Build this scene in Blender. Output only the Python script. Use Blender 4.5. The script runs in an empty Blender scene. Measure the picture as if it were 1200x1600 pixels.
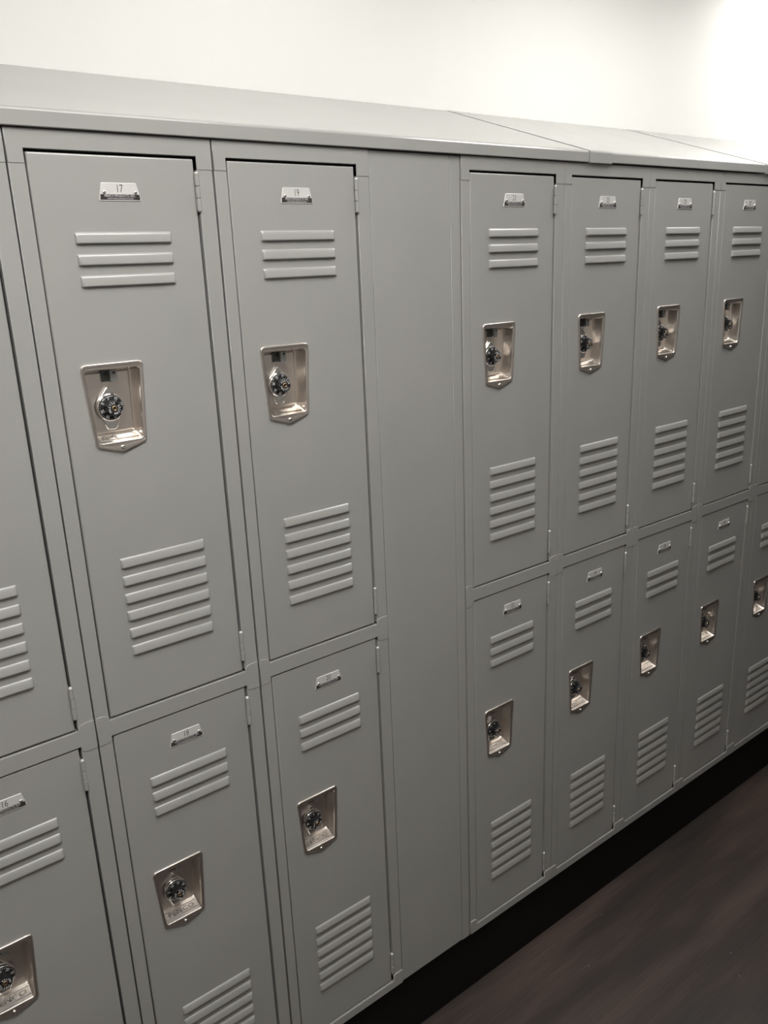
import bpy, bmesh, math, random
from mathutils import Vector, Matrix

random.seed(7)
SC = bpy.context.scene
COL = SC.collection

# ---------------------------------------------------------------- camera
ZT = 2.022            # height of the top of the locker frames above the floor
cam_d = bpy.data.cameras.new('camera')
cam = bpy.data.objects.new('camera', cam_d)
COL.objects.link(cam)
SC.camera = cam
cam_d.sensor_fit = 'VERTICAL'
cam_d.sensor_height = 36.0
cam_d.lens = 1290.17 / 1600 * 36.0
cam_d.clip_start = 0.01
cam_d.clip_end = 100
Rv = Vector((0.78554817, -0.61749661, -0.04014981))
Uv = Vector((0.20594964, 0.19971152, 0.95796662))
Fv = Vector((0.58352276, 0.76079777, -0.28405623))
M = Matrix.Identity(4)
for i in range(3):
    M[i][0], M[i][1], M[i][2] = Rv[i], Uv[i], -Fv[i]
M[0][3], M[1][3], M[2][3] = -0.34545, -1.24761, ZT - 0.19924
cam.matrix_world = M

# ---------------------------------------------------------------- world, lamps, exposure
wd = bpy.data.worlds.new('world')
SC.world = wd
wd.use_nodes = True
wd.node_tree.nodes['Background'].inputs[0].default_value = (1.0, 0.97, 0.93, 1)
wd.node_tree.nodes['Background'].inputs[1].default_value = 0.02
SC.view_settings.view_transform = 'Standard'
SC.view_settings.look = 'None'
SC.view_settings.gamma = 1.0
SC.view_settings.use_curve_mapping = False
SC.view_settings.exposure = 0.08
CEIL = ZT + 0.70                     # ceiling height
Y_WALL = 0.447                       # wall behind the lockers
Y_OPP = -1.85                        # wall on the other side of the aisle
# unseen ceiling lights, those between the end two added to fit door brightness: x, y, half length, half width, emission strength, label
LAMPS = [(-0.55, -1.10, 0.30, 0.30, 25.0, 'square recessed ceiling light at the left end of the aisle, before locker 16'),
         (0.40, -0.70, 0.30, 0.30, 10.5, 'added unseen square ceiling light over the middle of the aisle, before locker 19'),
         (1.65, -0.33, 0.30, 0.30, 11.0, 'added unseen square ceiling light close above lockers 25 and 27'),
         (2.90, 0.10, 0.30, 0.30, 10.5, 'square recessed ceiling light by the back wall at the right end of the aisle'),
         (0.60, 0.10, 0.30, 0.15, 3.0, 'added unseen narrow ceiling light by the back wall, above lockers 19 and 21')]

W = 0.3048                            # locker column pitch
H = 1.834                             # locker height
ZB = ZT - H                           # top of the black base
X21 = 0.8313                          # left seam of the run behind the filler

# ---------------------------------------------------------------- materials
def mat(name, color, rough=0.5, metal=0.0, spec=0.5):
    m = bpy.data.materials.new(name)
    m.use_nodes = True
    b = m.node_tree.nodes['Principled BSDF']
    b.inputs['Base Color'].default_value = (*color, 1)
    b.inputs['Roughness'].default_value = rough
    b.inputs['Metallic'].default_value = metal
    b.inputs['Specular IOR Level'].default_value = spec
    return m, m.node_tree.nodes, m.node_tree.links, b

def coords(nd, lk, scale=(1, 1, 1)):
    tc = nd.new('ShaderNodeTexCoord')
    mp = nd.new('ShaderNodeMapping')
    mp.inputs['Scale'].default_value = scale
    lk.new(tc.outputs['Object'], mp.inputs[0])
    return mp.outputs[0]

def noise(nd, lk, vec, scale, detail=3):
    n = nd.new('ShaderNodeTexNoise')
    n.inputs['Scale'].default_value = scale
    n.inputs['Detail'].default_value = detail
    lk.new(vec, n.inputs['Vector'])
    return n.outputs['Fac']

def ramp(nd, lk, fac, stops):
    r = nd.new('ShaderNodeValToRGB')
    e = r.color_ramp.elements
    e[0].position, e[0].color = stops[0][0], (*stops[0][1], 1)
    e[1].position, e[1].color = stops[-1][0], (*stops[-1][1], 1)
    for p, c in stops[1:-1]:
        q = e.new(p)
        q.color = (*c, 1)
    lk.new(fac, r.inputs[0])
    return r.outputs[0]

def bump(nd, lk, b, fac, strength, dist=0.001):
    bp = nd.new('ShaderNodeBump')
    bp.inputs['Strength'].default_value = strength
    bp.inputs['Distance'].default_value = dist
    lk.new(fac, bp.inputs['Height'])
    lk.new(bp.outputs[0], b.inputs['Normal'])

PAINT, nd, lk, b = mat('grey_enamel', (0.36, 0.36, 0.345), 0.22, 0, 0.75)
v = coords(nd, lk)
lk.new(ramp(nd, lk, noise(nd, lk, v, 6, 4), [(0.3, (0.332, 0.331, 0.316)), (0.7, (0.350, 0.347, 0.332))]), b.inputs['Base Color'])
bump(nd, lk, b, noise(nd, lk, v, 900, 1), 0.05, 0.0004)

CAVITY, *_ = mat('louver_slot_shade', (0.05, 0.05, 0.05), 0.7)  # near-black colour standing in for shade inside the louver slots

STEEL, nd, lk, b = mat('brushed_nickel', (0.77, 0.715, 0.665), 0.30, 1.0)
v = coords(nd, lk, (40, 40, 900))
bump(nd, lk, b, noise(nd, lk, v, 1, 2), 0.03, 0.0003)

CHROME, *_ = mat('chrome', (0.80, 0.79, 0.77), 0.14, 1.0)
GREYZINC, *_ = mat('zinc_latch', (0.40, 0.41, 0.40), 0.4, 0.5)
PINHEAD, *_ = mat('pin_head_highlight', (0.75, 0.75, 0.73), 0.3, 0.3)  # pale colour paints the glint on top of the hinge pin
RECESS_SHADE, *_ = mat('latch_recess_shade', (0.10, 0.105, 0.10), 0.45, 0.4)  # dark colour standing in for a shaded opening at the latch
PLATE, *_ = mat('aluminium_plate', (0.80, 0.79, 0.77), 0.33, 0.35)
BLACK, *_ = mat('black_print', (0.035, 0.03, 0.028), 0.35)
INK, *_ = mat('number_ink', (0.10, 0.10, 0.10), 0.5)
DIAL, *_ = mat('black_dial', (0.012, 0.012, 0.013), 0.25)
WHITE, *_ = mat('white_print', (0.75, 0.75, 0.76), 0.5)
BRASS, *_ = mat('brass', (0.55, 0.42, 0.26), 0.25, 1.0)
BASE, nd, lk, b = mat('black_rubber_base', (0.004, 0.0035, 0.0035), 0.6, 0, 0.25)

OPPM, *_ = mat('opposite_wall_paint', (0.34, 0.32, 0.305), 0.55)
WALLM, nd, lk, b = mat('white_wall_paint', (0.87, 0.87, 0.838), 0.6, 0, 0.3)
v = coords(nd, lk)
bump(nd, lk, b, noise(nd, lk, v, 250, 3), 0.08, 0.001)
CEILM, *_ = mat('ceiling_paint', (0.80, 0.79, 0.77), 0.9)

FLOORM, nd, lk, b = mat('dark_wood_vinyl', (0.05, 0.04, 0.036), 0.42, 0, 0.4)
v = coords(nd, lk, (1.0, 7.0, 1.0))
big = noise(nd, lk, v, 1.3, 3)
c1 = ramp(nd, lk, big, [(0.34, (0.030, 0.027, 0.0245)), (0.50, (0.048, 0.038, 0.034)), (0.66, (0.079, 0.056, 0.047))])
v2 = coords(nd, lk, (2.0, 60.0, 1.0))
g = noise(nd, lk, v2, 3, 5)
c2 = ramp(nd, lk, g, [(0.3, (0.80, 0.80, 0.80)), (0.7, (1.15, 1.12, 1.10))])
mx = nd.new('ShaderNodeMixRGB'); mx.blend_type = 'MULTIPLY'; mx.inputs[0].default_value = 1
lk.new(c1, mx.inputs[1]); lk.new(c2, mx.inputs[2])
# dust specks lying on the vinyl
v3 = coords(nd, lk)
vo = nd.new('ShaderNodeTexVoronoi'); vo.inputs['Scale'].default_value = 16
lk.new(v3, vo.inputs['Vector'])
sp = ramp(nd, lk, vo.outputs['Distance'], [(0.020, (0.22, 0.21, 0.20)), (0.030, (0, 0, 0))])
ad = nd.new('ShaderNodeMixRGB'); ad.blend_type = 'ADD'; ad.inputs[0].default_value = 1
lk.new(mx.outputs[0], ad.inputs[1]); lk.new(sp, ad.inputs[2])
lk.new(ad.outputs[0], b.inputs['Base Color'])

def glow(strength):
    m = bpy.data.materials.new('lamp_diffuser'); m.use_nodes = True
    b = m.node_tree.nodes['Principled BSDF']
    b.inputs['Base Color'].default_value = (0.9, 0.9, 0.9, 1)
    b.inputs['Emission Color'].default_value = (1.0, 0.985, 0.955, 1)
    b.inputs['Emission Strength'].default_value = strength
    return m

# ---------------------------------------------------------------- mesh helpers
class MB:
    """collects faces of one part; x right, y into the wall, z up"""
    def __init__(self):
        self.v, self.f, self.m, self.s = [], [], [], []
    def add(self, vs, fs, mi=0, smooth=False):
        o = len(self.v)
        self.v += [tuple(p) for p in vs]
        for f in fs:
            self.f.append([o + i for i in f]); self.m.append(mi); self.s.append(smooth)
    def box(self, x0, x1, y0, y1, z0, z1, mi=0):
        vs = [(x, y, z) for z in (z0, z1) for y in (y0, y1) for x in (x0, x1)]
        self.add(vs, [(0, 1, 5, 4), (1, 3, 7, 5), (3, 2, 6, 7), (2, 0, 4, 6), (4, 5, 7, 6), (0, 2, 3, 1)], mi)
    def loops(self, ls, mi=0, smooth=False, cap0=False, cap1=False, closed=True):
        n = len(ls[0]); vs = [p for l in ls for p in l]; fs = []
        for k in range(len(ls) - 1):
            for i in range(n if closed else n - 1):
                j = (i + 1) % n
                fs.append((k * n + i, k * n + j, (k + 1) * n + j, (k + 1) * n + i))
        self.add(vs, fs, mi, smooth)
        if cap0: self.add(ls[0], [tuple(range(n))[::-1]], mi)
        if cap1: self.add(ls[-1], [tuple(range(n))], mi)
    def lathe(self, cx, cz, prof, n=32, mi=0, smooth=True):
        """prof: (radius, y) rings about an axis along y"""
        ls = [[(cx + r * math.cos(2 * math.pi * i / n), y, cz + r * math.sin(2 * math.pi * i / n)) for i in range(n)] for r, y in prof]
        self.loops(ls, mi, smooth)
        self.add(ls[-1], [tuple(range(n))], mi)
    def prism(self, poly, yf, yb, bev=0.0008, mi=0):
        """polygon (x,z) extruded from yb to its bevelled front face yf"""
        q = offset(poly, bev)
        a = [(x, yb, z) for x, z in poly]
        b_ = [(x, yf + bev, z) for x, z in poly]
        h = offset(poly, bev * 0.3)
        c = [(x, yf + bev * 0.3, z) for x, z in h]
        d = [(x, yf, z) for x, z in q]
        self.loops([a, b_], mi)
        self.loops([b_, c, d], mi, True)
        self.add(d, [tuple(range(len(d)))], mi)
        self.add(a, [tuple(range(len(a)))], mi)
    def build(self, name, mats, parent=None, loc=(0, 0, 0), fix=True):
        me = bpy.data.meshes.new(name)
        me.from_pydata(self.v, [], self.f)
        for m_ in (mats if isinstance(mats, (list, tuple)) else [mats]):
            me.materials.append(m_)
        for p, mi, s in zip(me.polygons, self.m, self.s):
            p.material_index = mi; p.use_smooth = s
        if fix:
            bm = bmesh.new(); bm.from_mesh(me)
            bmesh.ops.recalc_face_normals(bm, faces=bm.faces)
            bm.to_mesh(me); bm.free()
        o = bpy.data.objects.new(name, me)
        COL.objects.link(o)
        o.location = loc
        if parent: o.parent = parent
        return o

def area2(poly):
    return sum(poly[i][0] * poly[(i + 1) % len(poly)][1] - poly[(i + 1) % len(poly)][0] * poly[i][1] for i in range(len(poly)))

def offset(poly, d):
    """shrinks a simple polygon by d"""
    s = 1 if area2(poly) > 0 else -1
    n = len(poly); out = []
    for i in range(n):
        p0, p1, p2 = Vector(poly[i - 1]), Vector(poly[i]), Vector(poly[(i + 1) % n])
        a, c = (p1 - p0), (p2 - p1)
        if a.length < 1e-9 or c.length < 1e-9:
            out.append(tuple(p1)); continue
        a.normalize(); c.normalize()
        n1 = Vector((-a.y, a.x)) * s; n2 = Vector((-c.y, c.x)) * s
        m_ = n1 + n2
        k = m_.length_squared
        out.append(tuple(p1 + m_ * (2 * d / max(k, 0.3))))
    return out

def rounded(pts, k=5):
    """pts: (x, z, radius); returns the polygon with its corners rounded, k points each"""
    n = len(pts); out = []
    for i in range(n):
        p0 = Vector(pts[i - 1][:2]); p1 = Vector(pts[i][:2]); p2 = Vector(pts[(i + 1) % n][:2]); r = pts[i][2]
        a = (p0 - p1).normalized(); c = (p2 - p1).normalized()
        ang = a.angle(c)
        t = r / math.tan(ang / 2) if ang < 3.1 else r
        s0, s1 = p1 + a * t, p1 + c * t
        for j in range(k):
            u = j / (k - 1)
            q = (1 - u) ** 2 * s0 + 2 * u * (1 - u) * p1 + u * u * s1
            out.append((q.x, q.y))
    return out

_txt = {}
def text_geo(s, size):
    """vertices and faces of a line of lettering, centred, in the x-z plane"""
    if (s, size) not in _txt:
        cu = bpy.data.curves.new('t', 'FONT')
        cu.body = s; cu.size = size; cu.align_x = 'CENTER'; cu.align_y = 'CENTER'; cu.resolution_u = 3
        o = bpy.data.objects.new('t', cu)
        COL.objects.link(o)
        dg = bpy.context.evaluated_depsgraph_get()
        me = o.evaluated_get(dg).to_mesh()
        _txt[(s, size)] = ([tuple(q.co) for q in me.vertices], [tuple(p.vertices) for p in me.polygons])
        bpy.data.objects.remove(o); bpy.data.curves.remove(cu)
    return _txt[(s, size)]

def put_text(mb, s, size, x, y, z, mi, sx=1.0, ang=0.0, tilt=None):
    vs, fs = text_geo(s, size)
    ca, sa = math.cos(ang), math.sin(ang)
    out = []
    for a, c, _ in vs:
        a *= sx
        a, c = a * ca - c * sa, a * sa + c * ca
        if tilt: out.append((x + a, y + c * tilt[0], z + c * tilt[1]))
        else: out.append((x + a, y, z + c))
    mb.add(out, fs, mi)

def empty(name, loc, label, cat, group=None):
    o = bpy.data.objects.new(name, None)
    COL.objects.link(o); o.location = loc
    o.empty_display_size = 0.1
    o['label'] = label; o['category'] = cat
    if group: o['group'] = group
    return o

def tag(o, label, cat, group=None):
    o['label'] = label; o['category'] = cat
    if group: o['group'] = group
    return o

def struct(o):
    o['kind'] = 'structure'
    return o

# ---------------------------------------------------------------- the room
XL, XR = -2.6, 6.2
def slab(name, x0, x1, y0, y1, z0, z1, m):
    mb = MB(); mb.box(x0, x1, y0, y1, z0, z1)
    return struct(mb.build(name, m))
slab('floor', XL, XR, Y_OPP, Y_WALL, -0.06, 0.0, FLOORM)
slab('wall_back', XL, XR, Y_WALL, Y_WALL + 0.1, 0.0, CEIL, WALLM)
slab('wall_front', XL, XR, Y_OPP - 0.1, Y_OPP, 0.0, CEIL, OPPM)
slab('wall_left', XL - 0.1, XL, Y_OPP, Y_WALL, 0.0, CEIL, OPPM)
slab('wall_right', XR, XR + 0.1, Y_OPP, Y_WALL, 0.0, CEIL, OPPM)
slab('ceiling', XL - 0.1, XR + 0.1, Y_OPP - 0.1, Y_WALL + 0.1, CEIL, CEIL + 0.06, CEILM)

# black base under the whole run, set back a little from the doors
mb = MB()
mb.prism([(-1.9, 0.0), (4.3, 0.0), (4.3, ZB), (-1.9, ZB)], 0.015, Y_WALL - 0.002, 0.002)
tag(mb.build('locker_base', BASE), 'long black base set back under the grey lockers, standing on the dark floor', 'locker base')

# ---------------------------------------------------------------- locker parts (z measured from the locker's foot)
def Zd(d): return H - d
DX0, DX1 = 0.0260, 0.2730
UP = (0.0290, 0.8950)      # upper door, distance below the top
LO = (0.9290, 1.8110)      # lower door
CUPX, CUPD = 0.105, 0.2915 # centre of the handle cup; its top below the door's top

def louver(mb, x0, x1, d, top):
    """pressed-out hood, open on its underside"""
    h = 0.0160
    prof = [(0.0, 0.0), (0.0006, -0.0010), (0.0018, -0.0022), (0.0036, -0.0030), (0.0064, -0.0037), (0.0100, -0.0043), (0.0140, -0.0050), (0.0153, -0.0049), (h, -0.0043)]
    L = x1 - x0
    xs = [(0.0, 0.0), (0.0006, 0.35), (0.0014, 0.62), (0.0026, 0.84), (0.0042, 0.97), (0.0060, 1.0)]
    st = [(x0 + a, s) for a, s in xs] + [(x1 - a, s) for a, s in xs[::-1]]
    def y(yy): return 0.0015 + yy
    ls = []
    for x, s in st:
        k = 1 - (1 - s) * 0.10
        ls.append([(x, y(p * s), Zd(top + d + (h if q == h else q * k + (1 - k) * h * 0.5 * (1 if q == 0 else 1)))) for q, p in prof])
    # outer skin
    n = len(prof); vs = [p for l in ls for p in l]; fs = []
    for i in range(len(ls) - 1):
        for j in range(n - 1):
            fs.append((i * n + j, i * n + j + 1, (i + 1) * n + j + 1, (i + 1) * n + j))
    mb.add(vs, fs, 0, True)
    # underside lip and the slot behind it, its shade put in as dark colour
    a = [l[-1] for l in ls]
    bl = [(p[0], min(p[1] + 0.0011, y(0)), p[2]) for p in a]
    c = [(p[0], p[1], p[2] + 0.004) for p in bl]
    e = [(p[0], y(0) - 0.0002, p[2]) for p in c]
    mb.loops([a, bl], 0, closed=False)
    mb.loops([bl, c, e], 1, closed=False)

def cup_outline(hwt, hwb, d0, d1, r, apex=0.0):
    pts = [(-hwt, d0, r), (hwt, d0, r), (hwb, d1, r), (0.0, d1 + apex, 0.007 if apex else 0.004), (-hwb, d1, r)]
    return [(x, -z) for x, z in rounded(pts, 7)]

def make_door(parent, top, bottom):
    mb = MB()
    zt, zb = Zd(top), Zd(bottom)
    rect = lambda i: rounded([(DX0 + i, zt - i, 0.0012), (DX1 - i, zt - i, 0.0012), (DX1 - i, zb + i, 0.0012), (DX0 + i, zb + i, 0.0012)], 3)
    rows = [(0.0, 0.015), (0.0, 0.0040), (0.0005, 0.0026), (0.0014, 0.0018), (0.0026, 0.0015)]
    ls = [[(x, y, z) for x, z in rect(i)] for i, y in rows]
    mb.loops(ls, 0, True)
    # front sheet with the opening for the handle cup
    zc = Zd(top + CUPD)
    hole = [(CUPX + x, zc + z) for x, z in cup_outline(0.0455, 0.0385, 0.003, 0.1225, 0.007)]
    bm = bmesh.new()
    def ring(pts):
        vv = [bm.verts.new((x, 0.0015, z)) for x, z in pts]
        return [bm.edges.new((vv[i], vv[(i + 1) % len(vv)])) for i in range(len(vv))]
    e = ring(rect(0.0026)) + ring(hole)
    bmesh.ops.triangle_fill(bm, edges=e, use_beauty=True, use_dissolve=False)
    bm.verts.ensure_lookup_table(); bm.verts.index_update()
    mb.add([tuple(q.co) for q in bm.verts], [tuple(q.index for q in f.verts) for f in bm.faces], 0)
    bm.free()
    off6 = (bottom - 0.098 - 0.168) - top if top < 0.5 else 0.610
    for k in range(3): louver(mb, 0.0765, 0.2235, 0.1045 + 0.030 * k, top)
    for k in range(6): louver(mb, 0.0770, 0.2235, off6 + 0.0304 * k, top)
    return mb.build('door', [PAINT, CAVITY], parent)

def make_cup(parent, top):
    """recessed handle: raised flange, deep pocket, ledge with stamped lettering, tab with a rivet"""
    mb = MB(); zc = Zd(top + CUPD)
    def L(pts, y): return [(CUPX + x, y, zc + z) for x, z in pts]
    r = []
    r.append(L(cup_outline(0.0487, 0.0402, 0.0000, 0.1262, 0.0085, 0.0130), 0.0016))
    r.append(L(cup_outline(0.0487, 0.0402, 0.0000, 0.1262, 0.0085, 0.0130), -0.0006))
    r.append(L(cup_outline(0.0481, 0.0396, 0.0006, 0.1256, 0.0080, 0.0127), -0.0017))
    r.append(L(cup_outline(0.0472, 0.0388, 0.0015, 0.1246, 0.0075, 0.0118), -0.0021))
    r.append(L(cup_outline(0.0452, 0.0374, 0.0050, 0.1232, 0.0072, 0.0070), -0.0013))
    r.append(L(cup_outline(0.0441, 0.0366, 0.0078, 0.1222, 0.0070, 0.0010), -0.0007))
    r.append(L(cup_outline(0.0433, 0.0360, 0.0090, 0.1212, 0.0066, 0.0), -0.0012))
    r.append(L(cup_outline(0.0425, 0.0352, 0.0098, 0.1204, 0.0062, 0.0), 0.0002))
    r.append(L(cup_outline(0.0419, 0.0347, 0.0104, 0.1198, 0.0058, 0.0), 0.0030))
    mb.loops(r, 0, True)
    r2 = [r[-1]]
    r2.append(L(cup_outline(0.0390, 0.0343, 0.0125, 0.1118, 0.0048), 0.0250))
    r2.append(L(cup_outline(0.0382, 0.0338, 0.0132, 0.1108, 0.0045), 0.0275))
    r2.append(L(cup_outline(0.0366, 0.0330, 0.0142, 0.1098, 0.0042), 0.0284))
    r2.append(L(cup_outline(0.0350, 0.0322, 0.0152, 0.1090, 0.0038), 0.0272))
    r2.append(L(cup_outline(0.0340, 0.0316, 0.0160, 0.1082, 0.0036), 0.0258))
    r2.append(L(cup_outline(0.0325, 0.0302, 0.0175, 0.1068, 0.0032), 0.0254))
    mb.loops(r2, 0, True)
    mb.add(r2[-1], [tuple(range(len(r2[-1])))], 0)
    # stamped lettering along the sloping ledge
    y0, z0, y1, z1 = 0.0030, zc - 0.1198, 0.0250, zc - 0.1118
    ln = math.hypot(y1 - y0, z1 - z0); ty, tz = (y1 - y0) / ln, (z1 - z0) / ln
    ym, zm = (y0 + y1) / 2 - 0.001, (z0 + z1) / 2
    put_text(mb, 'PENCO', 0.0125, CUPX, ym + tz * -0.0012, zm + 0.0010, 1, 1.25, 0, (ty, tz))
    for s in (-1, 1):
        q = 0.0072 * s
        a = [(CUPX - 0.031, ym + ty * q, zm + tz * q + 0.0002), (CUPX + 0.031, ym + ty * q, zm + tz * q + 0.0002)]
        p = [(x, y + ty * 0.0012, z + tz * 0.0012) for x, y, z in a]
        m_ = [(x, y + ty * 0.0006, z + tz * 0.0006 + 0.0009) for x, y, z in a]
        mb.loops([a, m_, p], 1, closed=False)
    # rivet on the bottom tab
    mb.lathe(CUPX + 0.0005, zc - 0.1300, [(0.0034, -0.0012), (0.0034, -0.0026), (0.0027, -0.0036), (0.0014, -0.0040), (0.0009, -0.0034), (0.0003, -0.0033)], 16, 1)
    return mb.build('recessed_handle', [STEEL, CHROME], parent)

LKX, LKD = 0.1012, 0.0695   # lock centre: x, distance below the cup's top
def make_lock_case(parent, top):
    mb = MB(); zc = Zd(top + CUPD); cz = zc - LKD
    pts = [(0.0, 0.0335, 0.004), (0.0135, 0.0170, 0.005), (0.0215, 0.0, 0.018), (0.0125, -0.0210, 0.005), (0.0075, -0.0350, 0.006), (-0.0075, -0.0350, 0.006), (-0.0125, -0.0210, 0.005), (-0.0215, 0.0, 0.018), (-0.0135, 0.0170, 0.005)]
    pl = [(LKX + x, cz + z) for x, z in rounded(pts, 5)]
    mb.prism(pl, 0.0205, 0.0262, 0.0012, 0)
    # bright collar the dial turns in
    mb.lathe(LKX, cz, [(0.0218, 0.0225), (0.0213, 0.0170), (0.0206, 0.0158), (0.0196, 0.0152), (0.0188, 0.0160)], 40, 0)
    return mb.build('lock_case', [CHROME], parent)

def make_dial(parent, top, spin=0.3):
    mb = MB(); n = 40
    mb.lathe(0, 0, [(0.0187, 0.0160), (0.0187, 0.0142), (0.0182, 0.0136), (0.0124, 0.0122)], 40, 0)
    # fluted knob
    ring = []
    for r, y in ((0.0124, 0.0122), (0.0118, 0.0016), (0.0114, 0.0006), (0.0106, 0.0000)):
        ring.append([((r + (0.0004 if i % 2 else -0.0002)) * math.cos(2 * math.pi * i / 48), y, (r + (0.0004 if i % 2 else -0.0002)) * math.sin(2 * math.pi * i / 48)) for i in range(48)])
    mb.loops(ring, 0, False)
    mb.add(ring[-1], [tuple(range(48))], 0)
    mb.lathe(0, 0, [(0.0044, 0.0003), (0.0044, -0.0006), (0.0038, -0.0010), (0.0024, -0.0010), (0.0018, 0.0000)], 20, 2)
    mb.box(-0.0006, 0.0006, -0.0011, 0.0002, -0.0022, 0.0022, 3)
    for k in range(8):
        a = math.pi / 2 - 2 * math.pi * k / 8
        put_text(mb, str(k * 5), 0.0066, 0.0152 * math.cos(a), 0.0121, 0.0152 * math.sin(a), 1, 0.85, a - math.pi / 2)
    for k in range(40):
        a = 2 * math.pi * k / 40
        ca, sa = math.cos(a), math.sin(a)
        t = 0.0002
        r0, r1 = 0.0176, 0.0184
        mb.add([(r0 * ca - t * sa, 0.0132, r0 * sa + t * ca), (r1 * ca - t * sa, 0.0135, r1 * sa + t * ca), (r1 * ca + t * sa, 0.0135, r1 * sa - t * ca), (r0 * ca + t * sa, 0.0132, r0 * sa - t * ca)], [(0, 1, 2, 3)], 1)
    for w_, a0, flip in (('MASTER', math.pi / 2, 1), ('MASTER', -math.pi / 2, -1)):
        for i, ch in enumerate(w_):
            a = a0 - flip * (i - (len(w_) - 1) / 2) * 0.42
            put_text(mb, ch, 0.0050, 0.0080 * math.cos(a), -0.00025, 0.0080 * math.sin(a), 1, 1.0, a - flip * math.pi / 2)
    o = mb.build('lock_dial', [DIAL, WHITE, BRASS, BLACK], parent, (LKX, 0.0005, Zd(top + CUPD) - LKD))
    o.rotation_euler = (0, spin, 0)
    return o

def make_latch(parent, top):
    """finger lift sliding in the top of the pocket"""
    mb = MB(); zc = Zd(top + CUPD)
    mb.prism([(0.1062, zc - 0.0125), (0.1170, zc - 0.0125), (0.1170, zc - 0.0310), (0.1062, zc - 0.0310)], 0.0160, 0.0262, 0.0010, 0)
    mb.box(0.0950, 0.1062, 0.0215, 0.0262, zc - 0.0300, zc - 0.0120, 2)  # dark box paints the shade of the opening beside the lift
    mb.lathe(0.1125, zc - 0.0170, [(0.0020, 0.0161), (0.0020, 0.0155), (0.0010, 0.0152)], 12, 1)
    mb.lathe(0.1010, zc - 0.0185, [(0.0030, 0.0216), (0.0028, 0.0205), (0.0012, 0.0202)], 12, 1)
    return mb.build('latch', [GREYZINC, BLACK, RECESS_SHADE], parent)

def make_plate(parent, top, number):
    """small metal number plate with a printed band and two rivets"""
    mb = MB(); t = Zd(top)
    o = rounded([(0.1245, t - 0.0372, 0.002), (0.1770, t - 0.0372, 0.002), (0.1828, t - 0.0620, 0.0015), (0.1190, t - 0.0620, 0.0015)], 4)
    mb.prism(o, 0.0004, 0.0016, 0.0004, 0)
    mb.add([(x, 0.00032, z) for x, z in [(0.1218, t - 0.0530), (0.1803, t - 0.0530), (0.1812, t - 0.0606), (0.1208, t - 0.0606)]], [(0, 1, 2, 3)], 1)
    put_text(mb, 'PENCO PRODUCTS, INC.', 0.0042, 0.1510, 0.00024, t - 0.0552, 3, 1.0)
    put_text(mb, 'WWW.PENCOPRODUCTS.COM', 0.0027, 0.1510, 0.00024, t - 0.0588, 3, 1.0)
    put_text(mb, number, 0.0155, 0.1508, 0.00030, t - 0.0455, 2, 0.72)
    for x in (0.1275, 0.1745):
        mb.lathe(x, t - 0.0503, [(0.0027, 0.0005), (0.0025, -0.0009), (0.0016, -0.0018), (0.0007, -0.0014), (0.0003, -0.0014)], 14, 4)
    return mb.build('number_plate', [PLATE, BLACK, INK, WHITE, CHROME], parent)

def make_hinge(parent, d):
    """barrel of three knuckles with a thin leaf behind it"""
    mb = MB(); x, y = 0.2744, -0.0012
    zz = Zd(d); prof = []
    Ln = 0.0555
    cuts = [0.0, 0.0190, 0.0365, Ln]
    for a, c in zip(cuts[:-1], cuts[1:]):
        z0, z1 = zz - a - 0.0003, zz - c + 0.0003
        def circ(r, z): return [(x + r * math.cos(2 * math.pi * i / 16), y + r * math.sin(2 * math.pi * i / 16), z) for i in range(16)]
        e0, e1, q0, q1 = circ(0.0030, z0), circ(0.0030, z1), circ(0.0037, z0 - 0.0005), circ(0.0037, z1 + 0.0005)
        mb.loops([q0, q1], 0, True)
        mb.loops([e0, q0], 0, False, True)
        mb.loops([q1, e1], 0, False, False, True)
    mb.loops([[(x + 0.0019 * math.cos(2 * math.pi * i / 10), y + 0.0019 * math.sin(2 * math.pi * i / 10), z) for i in range(10)] for z in (zz + 0.0008, zz - Ln - 0.0008)], 0, True, True, True)
    mb.box(x - 0.0008, x + 0.0008, y, 0.016, zz - Ln, zz)
    # head of the pin, its highlight put in as a pale colour
    mb.loops([[(x + r * math.cos(2 * math.pi * i / 12), y + r * math.sin(2 * math.pi * i / 12), zz + h_) for i in range(12)] for r, h_ in ((0.0026, -0.0002), (0.0026, 0.0008), (0.0019, 0.0016), (0.0008, 0.0020))], 1, True, False, True)
    return mb.build('hinge', [PAINT, PINHEAD], parent)

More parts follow.
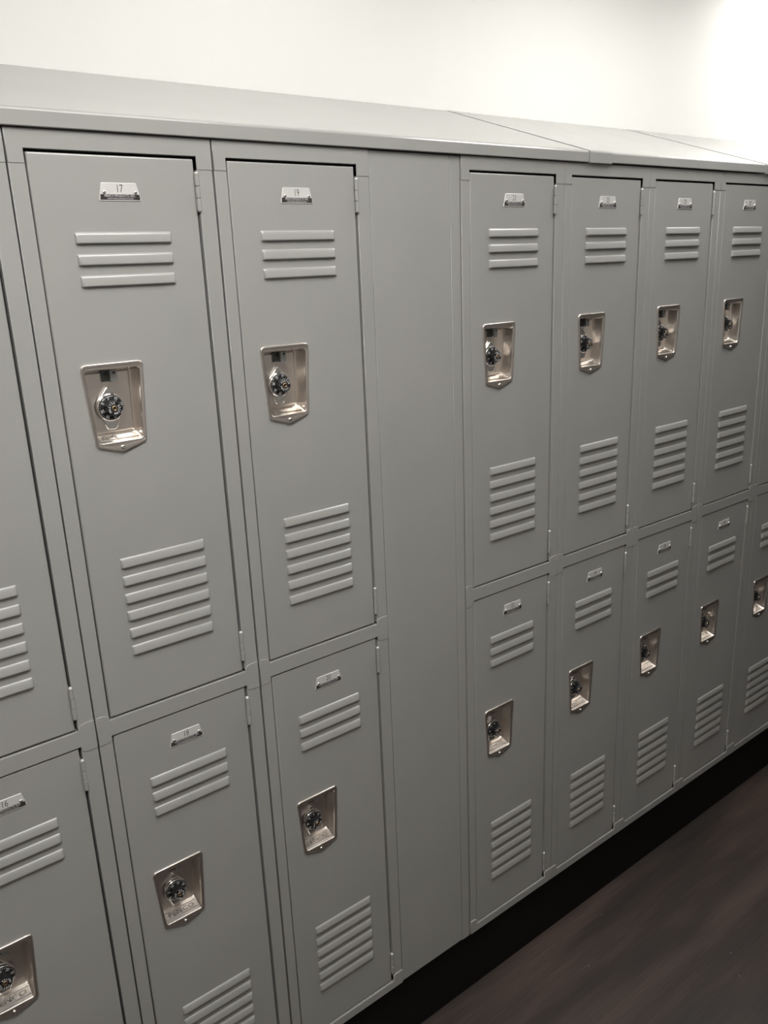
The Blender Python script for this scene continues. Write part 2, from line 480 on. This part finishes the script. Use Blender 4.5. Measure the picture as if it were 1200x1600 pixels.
def make_frame(parent, gl, gr, joined_l=False, joined_r=False):
    """welded face frame: two uprights, three rails whose ends lap the uprights"""
    mb = MB()
    SI = 0.0228                 # inner edge of the uprights
    SR = 0.2766
    for a, c in ((gl, SI), (SR, W - gr)):
        mb.prism([(a, Zd(0.002)), (c, Zd(0.002)), (c, Zd(H - 0.001)), (a, Zd(H - 0.001))], 0.0, 0.022, 0.0005)
    gl2 = 0.0 if joined_l else gl * 0.9
    gr2 = W if joined_r else W - gr * 0.9
    def P(seq): return [(x, Zd(d)) for x, d in seq]
    yf = -0.0009
    # top rail
    mb.prism(P([(gl2, 0.0), (gr2, 0.0), (gr2, 0.0445), (SR, 0.0445), (SR, 0.0252), (SI, 0.0252), (SI, 0.0445), (gl2, 0.0445)]), yf, 0.022, 0.0007)
    # middle rail with curved ends
    mb.prism(P([(gl2, 0.8862), (SI - 0.010, 0.8862), (SI - 0.004, 0.8885), (SI, 0.8935), (SI, 0.8978), (SR, 0.8978), (SR, 0.8935), (SR + 0.004, 0.8885), (SR + 0.010, 0.8862), (gr2, 0.8862),
                (gr2, 0.9375), (SR + 0.012, 0.9380), (SR + 0.005, 0.9365), (SR, 0.9320), (SR, 0.9260), (SI, 0.9260), (SI, 0.9320), (SI - 0.005, 0.9365), (SI - 0.012, 0.9380), (gl2, 0.9375)]), yf, 0.022, 0.0007)
    # bottom rail
    mb.prism(P([(gl2, H), (gl2, 1.7960), (SI - 0.006, 1.7960), (SI, 1.8000), (SI, 1.8132), (SR, 1.8132), (SR, 1.8000), (SR + 0.006, 1.7960), (gr2, 1.7960), (gr2, H)]), yf - 0.0012, 0.022, 0.0014)
    return mb.build('frame', [PAINT], parent)

def make_body(parent):
    """sheet-steel sides, back, top, floor and the shelf between the two tiers"""
    mb = MB(); t = 0.0012; yb = Y_WALL - 0.004
    mb.box(0.0012, 0.0012 + t, 0.022, yb, 0.001, H - 0.002)
    mb.box(W - 0.0012 - t, W - 0.0012, 0.022, yb, 0.001, H - 0.002)
    mb.box(0.0012, W - 0.0012, yb - t, yb, 0.001, H - 0.002)
    mb.box(0.0024, W - 0.0024, 0.022, yb - t, 0.001, 0.001 + t)
    mb.box(0.0024, W - 0.0024, 0.022, yb - t, H - 0.002 - t, H - 0.002)
    mb.box(0.0024, W - 0.0024, 0.022, yb - t, Zd(0.913), Zd(0.912))
    return mb.build('cabinet_body', [PAINT], parent)

def make_locker(loc, label, group, numbers, gl, gr, jl, jr):
    root = empty('two_door_locker', loc, label, 'locker', group)
    make_body(root)
    make_frame(root, gl, gr, jl, jr)
    for (top, bot), num in zip((UP, LO), numbers):
        dr = make_door(root, top, bot)
        make_cup(dr, top)
        make_lock_case(dr, top)
        make_dial(dr, top, random.uniform(-3, 3))
        make_latch(dr, top)
        make_plate(dr, top, num)
        make_hinge(dr, top + 0.0205)
        make_hinge(dr, bot - 0.0765 if top < 0.5 else bot - 0.0790)
    return root

def copy_locker(src, loc, label, group, numbers, gl=None, gr=None, jl=False, jr=False):
    """copies a locker with its parts and their own parts; frame and number plates are its own"""
    r = src.copy(); COL.objects.link(r); r.location = loc; r['label'] = label; r['group'] = group
    k = 0
    for ch in list(src.children):
        if ch.name.startswith('frame') and gl is not None:
            make_frame(r, gl, gr, jl, jr); continue
        c = ch.copy(); COL.objects.link(c); c.parent = r
        if ch.name.startswith('door'):
            top = UP[0] if k == 0 else LO[0]
            for g_ in ch.children:
                if g_.name.startswith('number_plate'):
                    make_plate(c, top, numbers[k]); continue
                d = g_.copy(); COL.objects.link(d); d.parent = c
                if g_.name.startswith('lock_dial'):
                    d.rotation_euler = (0, random.uniform(-3, 3), 0)
            k += 1
    return r

G1 = 'two-door grey lockers in the row'
T = 'two-door grey locker '
L17 = make_locker((0, 0, ZB), T + 'with plates 17 above and 18 below, second from the left edge', G1, ('17', '18'), 0.0007, 0.0020, False, False)
copy_locker(L17, (-W, 0, ZB), T + 'cut off by the left photo edge, lower plate reading 16', G1, ('15', '16'))
copy_locker(L17, (W, 0, ZB), T + 'with plates 19 and 20, left of the wide blank panel', G1, ('19', '20'), 0.0018, 0.0014, False, False)
copy_locker(L17, (X21, 0, ZB), T + 'with plate 21, first one right of the blank panel', G1, ('21', '22'), 0.0009, 0.0009, False, True)
copy_locker(L17, (X21 + W, 0, ZB), T + 'with plate 23, second one right of the blank panel', G1, ('23', '24'), 0.0009, 0.0009, True, True)
copy_locker(L17, (X21 + 2 * W, 0, ZB), T + 'with plate 25, third one right of the blank panel', G1, ('25', '26'), 0.0009, 0.0010, True, False)
copy_locker(L17, (X21 + 3 * W, 0, ZB), T + 'with plate 27, fourth right of the blank panel, last one seen whole', G1, ('27', '28'), 0.0010, 0.0009, False, True)
copy_locker(L17, (X21 + 4 * W, 0, ZB), T + 'cut off by the right photo edge, past the locker with plate 27', G1, ('29', '30'), 0.0009, 0.0009, True, True)

# ---------------------------------------------------------------- blank filler between the two runs
fr = empty('filler_panel', (2 * W, 0, ZB), 'wide blank grey steel panel between locker 19 and locker 21', 'filler panel')
FW = X21 - 2 * W
mb = MB()
mb.prism([(0.0006, 0.001), (FW - 0.0278, 0.001), (FW - 0.0278, H - 0.001), (0.0006, H - 0.001)], 0.0012, 0.012, 0.0003)
mb.build('face_panel', PAINT, fr)
mb = MB()
mb.prism([(FW - 0.0264, -0.002), (FW - 0.0016, -0.002), (FW - 0.0016, H - 0.001), (FW - 0.0264, H - 0.001)], 0.0016, 0.030, 0.0004)
mb.build('edge_strip', PAINT, fr)

# ---------------------------------------------------------------- sloping tops
SLOPE_Y, LIPZ, BACKZ = -0.007, 0.0245, 0.1735
def slope_top(x0, x1, label, dz=0.0, cover=False, lip=0.0012):
    root = empty('sloping_top', (x0, 0, ZT), label, 'sloping top', 'sloping sheet-metal tops')
    def prof(y_, e, lipb):
        # lower edge of the lip, up its face, round the fold, up the slope to the wall
        pts = [(y_ + 0.010, lipb), (y_ + 0.001, lipb), (y_, lipb + 0.001), (y_, LIPZ - 0.0035 + e), (y_ + 0.0012, LIPZ - 0.0010 + e), (y_ + 0.0045, LIPZ + 0.0012 + e)]
        pts += [(Y_WALL - 0.001, BACKZ + e), (Y_WALL - 0.001, 0.002)]
        return pts
    def sect(name, a, c, y_, e, lipb, parent):
        mb = MB(); p = prof(y_, e, lipb)
        l0 = [(a, y, z) for y, z in p]; l1 = [(c, y, z) for y, z in p]
        n = len(p)
        for i in range(n):
            j = (i + 1) % n
            mb.add([l0[i], l0[j], l1[j], l1[i]], [(0, 1, 2, 3)], 0, i in (2, 3, 4) and False)
        mb.add(l0, [tuple(range(n))], 0); mb.add(l1, [tuple(range(n))], 0)
        return mb.build(name, PAINT, parent)
    sect('top_sheet', 0.0008, x1 - x0 - 0.0022, SLOPE_Y, dz, lip + (0.0014 if cover else 0), root)
    if cover:
        sect('joint_cover', 0.0004, 0.077, SLOPE_Y - 0.0015, dz + 0.0008, lip - 0.0014, root)
    return root
S1, S2 = 1.2079, 1.9509
slope_top(-1.25, S1, 'long pale grey sloping top over the lockers 17 and 19 and the blank panel')
slope_top(S1, S2, 'short grey sloping top over lockers 23 and 25, between two joint lines', cover=True)
slope_top(S2, 3.9, 'grey sloping top beginning at the right photo edge, beyond the last joint line', cover=True)

# ---------------------------------------------------------------- recessed ceiling lights
for x, y, hx, hy, power, label in LAMPS:
    r = empty('ceiling_light', (x, y, CEIL), label, 'ceiling light', 'recessed ceiling lights')
    mb = MB()
    for a, b0, c, d in ((-hx - 0.03, hx + 0.03, -hy - 0.03, -hy), (-hx - 0.03, hx + 0.03, hy, hy + 0.03), (-hx - 0.03, -hx, -hy, hy), (hx, hx + 0.03, -hy, hy)):
        mb.box(a, b0, c, d, -0.012, 0.0)
    mb.build('light_frame', CEILM, r)
    mb = MB(); mb.box(-hx, hx, -hy, hy, -0.006, 0.0)
    mb.build('diffuser', glow(power), r)
